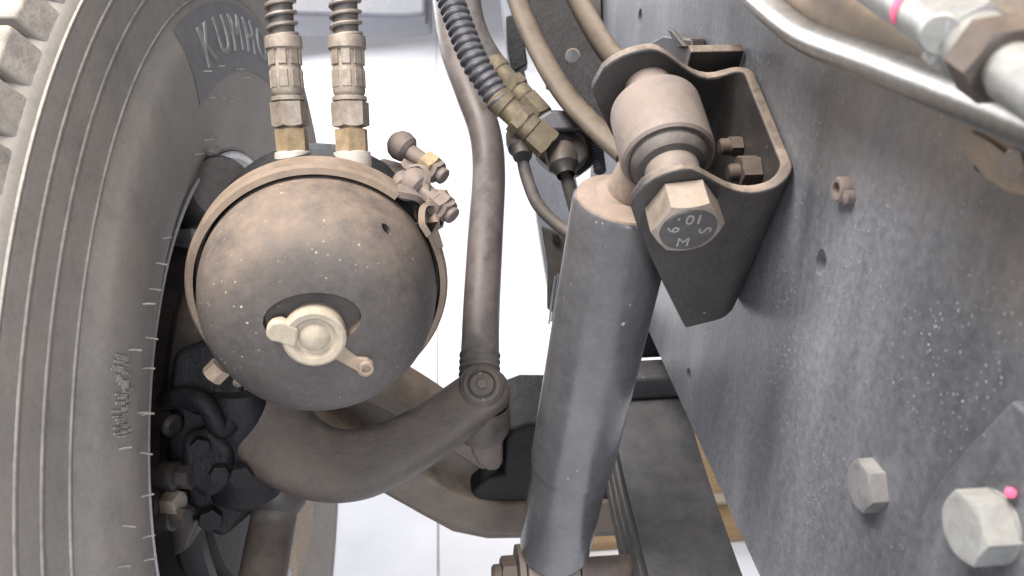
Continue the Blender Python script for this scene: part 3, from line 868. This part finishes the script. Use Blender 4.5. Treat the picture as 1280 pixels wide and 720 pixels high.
MB().prism(seat_shade, (0, 0.10, 0)).build('seat_web_shade', 'black_cast', axle, bevel=0.005)  # black outline also covers the axle web, standing in for its shade

# ================================================================== knuckle clutter inside the wheel
kn = thing('steering_knuckle', at(270, 600, 0.72), 'black cast steering knuckle between wheel and axle, in shadow', 'steering knuckle')
MB().prism([at(a, b, 0.72) for a, b in ((205, 505), (232, 490), (300, 486), (340, 500), (352, 560), (345, 600), (318, 622), (300, 642), (280, 674), (262, 668), (246, 640), (214, 622), (206, 580))], CF * 0.07).build('knuckle_body', 'black_cast', kn, bevel=0.012, seg=3)
MB().lathe(at(300, 500, 0.715), at(310, 640, 0.74) - at(300, 500, 0.715), [(0, -0.01), (0.024, -0.01), (0.027, 0), (0.026, 0.05), (0.033, 0.06), (0.031, 0.09), (0.018, 0.10), (0, 0.10)], 32).build('king_pin_boss', 'black_cast', kn)
MB().tube(crom(ats([(205, 502, 0.70), (235, 496, 0.69), (258, 508, 0.685), (276, 536, 0.69), (292, 530, 0.70), (304, 545, 0.72)]), 6), 0.0085, 14).build('cable', 'black_cast', kn)
MB().prism([at(a, b, 0.705) for a, b in ((214, 440), (262, 420), (300, 470), (306, 520), (240, 520), (206, 500))], CF * 0.04).build('spider_arm', 'black_cast', kn, bevel=0.008)
MB().prism([at(a, b, 0.690) for a, b in ((222, 545), (262, 532), (290, 560), (286, 606), (256, 628), (226, 606))], CF * 0.03).build('bearing_cap', 'black_cast', kn, bevel=0.009)
for i, (px, py, t, af, h, mt) in enumerate(((225, 596, 0.69, 0.018, 0.012, 'black_paint'), (208, 628, 0.69, 0.019, 0.014, 'zinc'), (220, 647, 0.69, 0.016, 0.011, 'black_paint'), (250, 556, 0.688, 0.015, 0.008, 'black_cast'), (274, 590, 0.688, 0.015, 0.008, 'black_cast'), (300, 592, 0.69, 0.018, 0.010, 'black_cast'), (262, 645, 0.715, 0.018, 0.010, 'black_cast'))):
    dd = V((0.95, -0.25, 0.1)) if i < 3 else V((0.3, -0.9, 0.2))
    MB().hexa(at(px, py, t), dd, af, h, 0.2 * i).build('nut', mt, kn)
    if i < 3: MB().lathe(at(px, py, t), dd, [(af * 0.72, -0.016), (af * 0.72, -0.002), (af * 0.4, 0.0)], 28).build('washer', 'black_paint', kn)
MB().prism([at(a, b, 0.69) for a, b in ((196, 612), (207, 596), (209, 640), (206, 660), (196, 648))], CF * 0.006).build('lock_tab', 'dusty_steel', kn, bevel=0.002)
MB().lathe(at(216, 532, 0.70), V((0.75, -0.6, 0.1)), [(0.010, -0.02), (0.010, 0.0), (0.006, 0.003), (0, 0.003)], 20).build('pivot_end', 'black_paint', kn)
MB().prism([at(a, b, 0.73) for a, b in ((206, 650), (250, 650), (232, 688), (216, 696))], CF * 0.03).build('shield_corner', 'black_paint', kn, bevel=0.003)
# slack adjuster and drum shoulder seen beside the tyre
sl = thing('brake_camshaft', at(240, 290, 0.88), 'grey cylindrical brake camshaft housing beside the rim', 'camshaft')
MB().lathe(at(275, 236, 0.80), at(232, 262, 0.92) - at(275, 236, 0.80), [(0, -0.01), (0.030, -0.01), (0.034, 0), (0.034, 0.10), (0.03, 0.11)], 40).build('housing', 'hose_rubber', sl)
MB().tube(crom(ats([(262, 292, 0.86), (235, 300, 0.90), (222, 345, 0.92), (215, 420, 0.93)]), 8), 0.020, 24).build('shoe_flange', 'rim_paint', sl)

# tie rod
tr = thing('tie_rod', at(330, 640, 0.83), 'brown tie rod tube hanging below the steering arm', 'tie rod')
MB().tube(crom(ats([(345, 590, 0.79), (343, 640, 0.80), (334, 690, 0.78), (322, 760, 0.74)]), 8), 0.0225, 28).build('tube', 'forged_brown', tr)
MB().lathe(at(346, 612, 0.80), at(336, 690, 0.78) - at(346, 612, 0.80), [(0.018, -0.025), (0.030, -0.01), (0.0315, 0.0), (0.030, 0.012), (0.026, 0.018), (0.0235, 0.022)], 32).build('boot', 'black_paint', tr)

# ================================================================== leaf spring
ls = thing('leaf_spring', at(840, 560, 0.80), 'dark leaf spring pack running below the chassis rail', 'leaf spring')
topc = [(829, 500, 0.86), (833, 540, 0.835), (838, 590, 0.80), (846, 650, 0.755), (858, 730, 0.70), (872, 800, 0.655), (890, 880, 0.61)]
pc_ = ats(topc)
pc_ = [V((0.204, p.y, p.z)) for p in pc_]
pc_ = [pc_[0] * 2 - pc_[1] + V((0, 0, 0))] + pc_
sd_ = crom(pc_, 6)
Wd = 0.0415
for i in range(8):
    th_ = 0.0125
    off = V((0, 0.0, 0)) 
    P = []
    for j, p in enumerate(sd_):
        tg = (sd_[min(j + 1, len(sd_) - 1)] - sd_[max(j - 1, 0)]).normalized()
        up = V((1, 0, 0)).cross(tg)
        if up.z < 0: up = -up
        P.append(p - up * (i * (th_ + 0.0007)))
    cutn = len(P) - i * 2
    w = Wd - (0.0015 if i % 2 else 0)
    MB().sweep(P[:cutn], [(th_ * 0, -w), (th_ * 0, w), (-th_ * 0.35, w + 0.0012), (-th_ * 0.65, w + 0.0012), (-th_, w), (-th_, -w), (-th_ * 0.65, -w - 0.0012), (-th_ * 0.35, -w - 0.0012)], (0, -0.3, 1)).build('leaf', 'spring_steel' if i == 0 else 'leaf_edge', ls, bevel=0.0006, seg=2)
cl = thing('spring_clamp', at(825, 490, 0.86), 'dark clamp plate across the leaf spring, behind the shock absorber', 'clamp')
MB().box(pc_[1] + V((-0.002, 0.012, 0.020)), (0.052, 0, 0), (0, 0.016, 0.002), (0, -0.002, 0.016)).build('plate', 'spring_steel', cl, bevel=0.006)
MB().box(pc_[1] + V((0.0, 0.05, 0.055)), (0.045, 0, 0), (0, 0.025, 0.0), (0, 0, 0.020)).build('bump_pad', 'black_cast', cl, bevel=0.008)
MB().tube([pc_[1] + V((-0.044, -0.006, -0.06)), pc_[1] + V((-0.044, -0.006, 0.01)), pc_[1] + V((-0.044, 0.01, 0.04))], 0.008, 16).build('u_bolt', 'black_paint', cl)
MB().tube([pc_[1] + V((0.046, -0.002, -0.06)), pc_[1] + V((0.046, -0.002, 0.01)), pc_[1] + V((0.046, 0.01, 0.04))], 0.008, 16).build('u_bolt', 'black_paint', cl)

# ================================================================== air junction and hoses
jn = thing('air_junction', at(705, 185, 0.74), 'dusty air line junction block behind the shock absorber', 'junction')
MB().prism([at(a, b, 0.75) for a, b in ((668, 178), (692, 160), (730, 168), (738, 195), (716, 218), (688, 210), (672, 196))], CF * 0.035).build('body', 'hose_rubber', jn, bevel=0.005)
MB().prism([at(a, b, 0.735) for a, b in ((672, 146), (688, 136), (722, 138), (733, 147), (734, 158), (722, 163), (690, 164), (674, 160))], CF * 0.02).build('tongue', 'loom_plastic', jn, bevel=0.005)
MB().lathe(at(650, 178, 0.73), at(653, 200, 0.725) - at(648, 172, 0.74), [(0, -0.010), (0.012, -0.01), (0.0128, 0.0), (0.0118, 0.008), (0.010, 0.010), (0.0085, 0.018), (0, 0.018)], 24).build('connector', 'black_paint', jn)
MB().lathe(at(703, 200, 0.72), at(707, 218, 0.715) - at(702, 196, 0.725), [(0, -0.012), (0.013, -0.012), (0.0145, -0.003), (0.0135, 0.008), (0.010, 0.012), (0.008, 0.018)], 24).build('connector', 'black_paint', jn)
MB().lathe(at(664, 165, 0.745), at(690, 172, 0.75) - at(655, 165, 0.74), [(0.010, -0.01), (0.010, 0.03)], 20).build('side_pipe', 'black_paint', jn)
MB().prism([at(a, b, 0.78) for a, b in ((712, 160), (742, 162), (742, 205), (722, 220), (706, 212))], CF * 0.02).build('mount_plate', 'black_paint', jn, bevel=0.003)
a1 = thing('air_pipe', at(716, 290, 0.70), 'thin rubber air pipe curving from the junction to behind the shock', 'hose')
MB().tube(crom(ats([(652, 190, 0.73), (658, 220, 0.73), (672, 255, 0.725), (696, 280, 0.72), (722, 298, 0.71), (750, 310, 0.71)]), 8), 0.0058, 16).build('tube', 'hose_rubber', a1)
a2 = thing('air_pipe', at(718, 262, 0.72), 'short rubber air pipe dropping straight from the junction', 'hose')
MB().tube(crom(ats([(706, 212, 0.72), (711, 232, 0.72), (718, 258, 0.725), (728, 290, 0.73)]), 8), 0.0062, 16).build('tube', 'hose_rubber', a2)

def air_hose(pp, r, label, loom, fit):
    h = thing('air_hose', at(*pp[-1]), label, 'hose')
    path = crom(ats(pp), 14)
    if loom:
        # convoluted sleeve: rings along the path
        Ls = [0]
        for a, b in zip(path, path[1:]): Ls.append(Ls[-1] + (b - a).length)
        n = int(Ls[-1] / 0.0072) * 6
        P, S = [], []
        j = 0
        for i in range(n + 1):
            l = Ls[-1] * i / n
            while j < len(Ls) - 2 and Ls[j + 1] < l: j += 1
            P.append(path[j].lerp(path[j + 1], (l - Ls[j]) / max(1e-9, Ls[j + 1] - Ls[j])))
            S.append((0.86, 0.86, 0.95, 1.0, 1.0, 0.95)[i % 6])
        MB().tube(P, r, 24, True, lambda s: S[min(len(S) - 1, int(round(s * (len(S) - 1))))]).build('convoluted_sleeve', 'loom_plastic', h)
    else:
        MB().tube(path, r, 20).build('tube', 'hose_rubber', h)
    A, B = at(*fit[0]), at(*fit[1])
    d = (B - A).normalized()
    L_ = (B - A).length
    q = fit[2]
    MB().lathe(A, d, [(q * 0.9, -0.002), (q * 1.0, 0), (q * 1.0, L_ * 0.18), (q * 0.86, L_ * 0.2), (q * 0.86, L_ * 0.36), (q * 0.95, L_ * 0.38), (q * 0.95, L_ * 0.66), (q * 0.8, L_ * 0.68)], 28).build('ferrule', 'dull_brass', h)
    MB().hexa(A + d * L_ * 0.38, d, q * 2.05, L_ * 0.14, 0.1).build('collar_nut', 'dull_brass', h)
    MB().hexa(A + d * L_ * 0.68, d, q * 1.95, L_ * 0.30, 0.3).build('hex_nut', 'dull_brass', h)
air_hose([(545, -60, 0.72), (560, -10, 0.72), (574, 30, 0.715), (592, 75, 0.71), (612, 108, 0.71), (626, 130, 0.71)], 0.0128, 'black convoluted air hose with brass fitting, beside the drag link', True, ((620, 122, 0.71), (688, 184, 0.715), 0.0128))
air_hose([(584, -40, 0.80), (588, 10, 0.80), (598, 46, 0.80), (614, 74, 0.80), (624, 86, 0.80)], 0.0115, 'dark air hose with brass fitting, half hidden behind the convoluted one', False, ((614, 76, 0.80), (680, 148, 0.78), 0.0115))
th2 = thing('ribbed_conduit', at(745, 190, 0.78), 'thin ribbed black conduit standing behind the shock eye', 'conduit')
P, S = [], []
c0, c1 = at(739, 120, 0.80), at(750, 215, 0.76)
for i in range(25 * 4 + 1):
    P.append(c0.lerp(c1, i / 100)); S.append((0.82, 0.95, 1.0, 0.95)[i % 4])
MB().tube(P, 0.0062, 16, True, lambda s: S[min(100, int(round(s * 100)))]).build('sleeve', 'loom_plastic', th2)

# ================================================================== channel arm, crossmember, bumper beam
ch = thing('channel_arm', at(720, 90, 0.85), 'black curved channel arm with dusty brown edges and a hole', 'bracket arm')
cp = crom(ats([(664, -60, 0.80), (684, 0, 0.78), (708, 50, 0.755), (736, 94, 0.73), (770, 130, 0.71), (812, 166, 0.69)]), 10)
# U section, open towards the eye
W_ = 0.034
usec = [(W_, 0.012), (W_, 0.0), (W_ - 0.006, -0.004), (-W_ + 0.006, -0.004), (-W_, 0.0), (-W_, 0.012), (-W_ + 0.004, 0.016), (-W_ + 0.012, 0.013), (-W_ + 0.017, 0.005), (W_ - 0.017, 0.005), (W_ - 0.012, 0.013), (W_ - 0.004, 0.016)]
m = MB()
P = cp
n = len(P)
rings = []
for i in range(n):
    T = (P[min(i + 1, n - 1)] - P[max(i - 1, 0)]).normalized()
    e = (EYE - P[i]).normalized()
    e = (e - T * e.dot(T)).normalized()
    s = T.cross(e)
    rings.append([P[i] + s * a + e * b for a, b in usec])
m.loft(rings)
cho = m.build('channel', 'black_cast', ch, smooth=50)
hp = at(716, 70, 0.738)
cut(cho, [drill(cho, hp, EYE - hp, 0.0056, 0.03)])
MB().lathe(hp, EYE - hp, [(0.0056, -0.004), (0.0072, 0.0), (0.0072, 0.0025), (0.0056, 0.0028)], 24).build('hole_rim', 'dusty_steel', ch)
# dusty edges as folded lips
for s_, q in ((1, 0.0), (-1, 0.0)):
    rg = []
    for i in range(n):
        T = (P[min(i + 1, n - 1)] - P[max(i - 1, 0)]).normalized()
        e = (EYE - P[i]).normalized(); e = (e - T * e.dot(T)).normalized()
        w = T.cross(e)
        c0_ = P[i] + w * (W_ - 0.006) * s_ + e * 0.0145
        rg.append([c0_ + w * (a * s_) + e * b for a, b in ((0.0075, -0.008), (0.0085, -0.002), (0.006, 0.003), (0.001, 0.004), (-0.006, 0.001), (-0.011, -0.006), (-0.010, -0.0095), (0.0, -0.010))])
    MB().loft(rg).build('folded_lip', 'lip_brown', ch, smooth=60)
dk = thing('round_cover', onr(742, 30, 0.02), 'black rounded cover plate behind the channel arm', 'cover')
MB().lathe(onr(738, 34, 0.004), (-1, 0, 0), [(0.075, 0.0), (0.075, 0.018), (0.068, 0.024), (0.0, 0.026)], 48).build('disc', 'black_paint', dk)
tb = thing('rail_clip', onr(850, 66, 0.0), 'small bent black clip on the rail above the shock bracket', 'clip')
MB().prism([onr(a, b, 0.001) for a, b in ((818, 58), (846, 44), (882, 48), (884, 84), (822, 74))], (-0.012, 0, 0)).build('plate', 'black_paint', tb, bevel=0.002)
MB().prism([onr(a, b, 0.012) for a, b in ((838, 34), (846, 38), (862, 58), (852, 60))], (-0.004, 0, 0)).build('tab', 'black_paint', tb, bevel=0.001)

# far frame plate with cooling ribs
fp = thing('radiator_frame', (0.16, 1.25, 0.55), 'dark grey slanted radiator frame with thin ribs, behind the hoses', 'frame')
def far(px, py): return at(px, py, 1.15)
MB().prism([far(a, b) for a, b in ((624, -20), (638, -20), (648, 60), (668, 135), (704, 150), (724, 240), (735, 330), (722, 420), (690, 385), (682, 340), (672, 275), (660, 180), (636, 90))], CF * 0.05).build('side_plate', 'grey_paint', fp, bevel=0.004)
MB().prism([at(a, b, 1.13) for a, b in ((676, 282), (706, 292), (716, 330), (700, 398), (684, 386), (684, 330))], CF * 0.02).build('cover', 'black_paint', fp, bevel=0.003)
for i in range(7):
    a, b = at(694 + i * 3.6, 345 - i * 3, 1.12), at(686 + i * 3.6, 405 - i * 3, 1.12)
    MB().box((a + b) / 2, (b - a) / 2, CR * 0.0011, CF * 0.008).build('rib', 'grey_paint', fp)
MB().prism([at(a, b, 1.12) for a, b in ((691, 292), (699, 294), (699, 304), (691, 302))], CF * 0.012).build('clip', 'black_cast', fp)
MB().prism([at(a, b, 1.10) for a, b in ((632, 20), (650, 16), (660, 80), (640, 92), (634, 60))], CF * 0.03).build('latch', 'black_cast', fp, bevel=0.003)
MB().prism([at(a, b, 1.10) for a, b in ((682, 86), (693, 88), (693, 110), (683, 108))], CF * 0.02).build('stop', 'black_paint', fp, bevel=0.002)
bb = thing('bumper_beam', at(410, 10, 1.7), 'blue grey bumper beam crossing beyond the tyre and hoses', 'beam')
MB().prism([at(a, b, 1.7) for a, b in ((270, -60), (532, -60), (532, 18), (505, 21), (300, 17), (285, 10))], CF * 0.15).build('beam', 'grey_paint', bb, bevel=0.01)
MB().tube([at(533, -10, 1.66), at(533, 30, 1.66)], 0.003, 8).build('cable_end', 'black_paint', bb)

# boards on the floor
bd = thing('wooden_board', onp(900, 600, (0, 0, 0), (0, 0, 1)), 'tan wooden board lying on the floor beyond the leaf spring', 'board')
q0, q1 = onp(900, 680, (0, 0, 0.0), (0, 0, 1)), onp(870, 538, (0, 0, 0.0), (0, 0, 1))
MB().box((q0.x + 0.0, (q0.y + q1.y) / 2, 0.012), (0.30, 0, 0), (0, (q1.y - q0.y) / 2, 0), (0, 0, 0.010)).build('panel', 'tan_board', bd, bevel=0.003)
MB().box((q0.x + 0.0, q0.y + 0.09, 0.028), (0.30, 0, 0), (0, 0.012, 0), (0, 0, 0.005)).build('batten', 'pale_board', bd, bevel=0.002)
blk = thing('support_block', onp(290, 700, (0, 0, 0), (0, 0, 1)), 'pale tan block on the floor below the steering knuckle', 'block')
p0 = at(300, 700, 1.12)
MB().prism([at(a, b, 1.12) for a, b in ((215, 640), (371, 632), (371, 955), (215, 955))], CF * 0.10).build('block', 'pale_board', blk, bevel=0.006)

# ================================================================== pipes at the upper right
def rl(l, off):
    return [onr(a, b, off) for a, b in l]
sp = thing('silver_pipe', onr(1100, 86, 0.03), 'bare silver metal pipe bent along the upper chassis rail', 'pipe')
MB().tube(crom(rl([(790, -190), (880, -70), (930, -18), (975, 22), (1005, 44), (1035, 58), (1080, 74), (1140, 97), (1210, 124), (1280, 152), (1360, 184)], 0.028), 10), 0.0075, 36).build('tube', 'silver_pipe', sp)
thh = thing('tan_hose', onr(1110, 52, 0.012), 'thick tan dust covered hose behind the silver pipe', 'hose')
MB().tube(crom(rl([(860, -170), (950, -70), (1020, -10), (1080, 30), (1140, 58), (1200, 84), (1290, 118), (1380, 150)], 0.0135), 8), 0.0130, 36).build('tube', 'tan_hose', thh)
ft = thing('hydraulic_fitting', onr(1200, 45, 0.05), 'pale plated hydraulic pipe fitting with pink paint stripe', 'fitting')
A, B = onr(1085, -32, 0.040), onr(1215, 54, 0.040)
d = (B - A).normalized()
L_ = (B - A).length
tubeo = MB().lathe(A, d, [(0.0092, -0.08), (0.0092, L_ * 0.78), (0.0104, L_ * 0.82), (0.0106, L_ * 1.12), (0.008, L_ * 1.15)], 36).build('tube', 'plated', ft)
MB().lathe(A, d, [(0.00935, L_ * 0.53), (0.0095, L_ * 0.535), (0.0095, L_ * 0.585), (0.00935, L_ * 0.59)], 20, EYE - A, -1.3, 1.0).build('paint_stripe', 'pink_paint', tubeo)
fcp = onr(1181, 41, 0.050)
e = (EYE - fcp).normalized()
MB().lathe(fcp - e * 0.004, e + V((-0.25, 0, -0.15)), [(0.0064, -0.004), (0.0064, 0.004), (0.0056, 0.0050), (0, 0.0052)], 28).build('side_plug', 'plated', ft)
MB().hexa(A + d * (L_ * 0.93), d, 0.0225, 0.007, 0.5).build('hex_collar', 'plated', ft)
nutp = A + d * (L_ * 1.10)
MB().hexa(nutp, d, 0.0215, 0.012, 0.15).build('nut', 'dark_nut', ft)
MB().lathe(nutp + d * 0.012, d, [(0.0075, 0), (0.0075, 0.003), (0.0088, 0.004), (0.0088, 0.05)], 32).build('end_tube', 'plated', ft)
# pipe clip on the rail
pcg = thing('pipe_clip', onr(1245, 200), 'tan pressed pipe clip fixed on the rail under the silver pipe', 'clip')
oc = [(1202, 166), (1212, 152), (1240, 148), (1290, 160), (1310, 220), (1290, 246), (1268, 240), (1240, 222), (1216, 196)]
MB().prism([onr(a, b, 0.006) for a, b in oc], (-0.003, 0, 0)).build('plate', 'tan_hose', pcg, bevel=0.001)
oc2 = [(1212, 170), (1220, 164), (1236, 172), (1262, 190), (1268, 202), (1256, 204), (1230, 190)]
MB().prism([onr(a, b, 0.009) for a, b in oc2], (-0.002, 0, 0)).build('pressed_rib', 'tan_hose', pcg, bevel=0.0009)
MB().hexa(onr(1282, 206, 0.009), (-1, 0, 0), 0.010, 0.005, 0.2).build('screw', 'bolt_steel', pcg)
MB().lathe(onr(1250, 195, 0.0), (-1, 0, 0), [(0.006, 0.0), (0.006, 0.0065)], 16).build('spacer', 'dusty_steel', pcg)
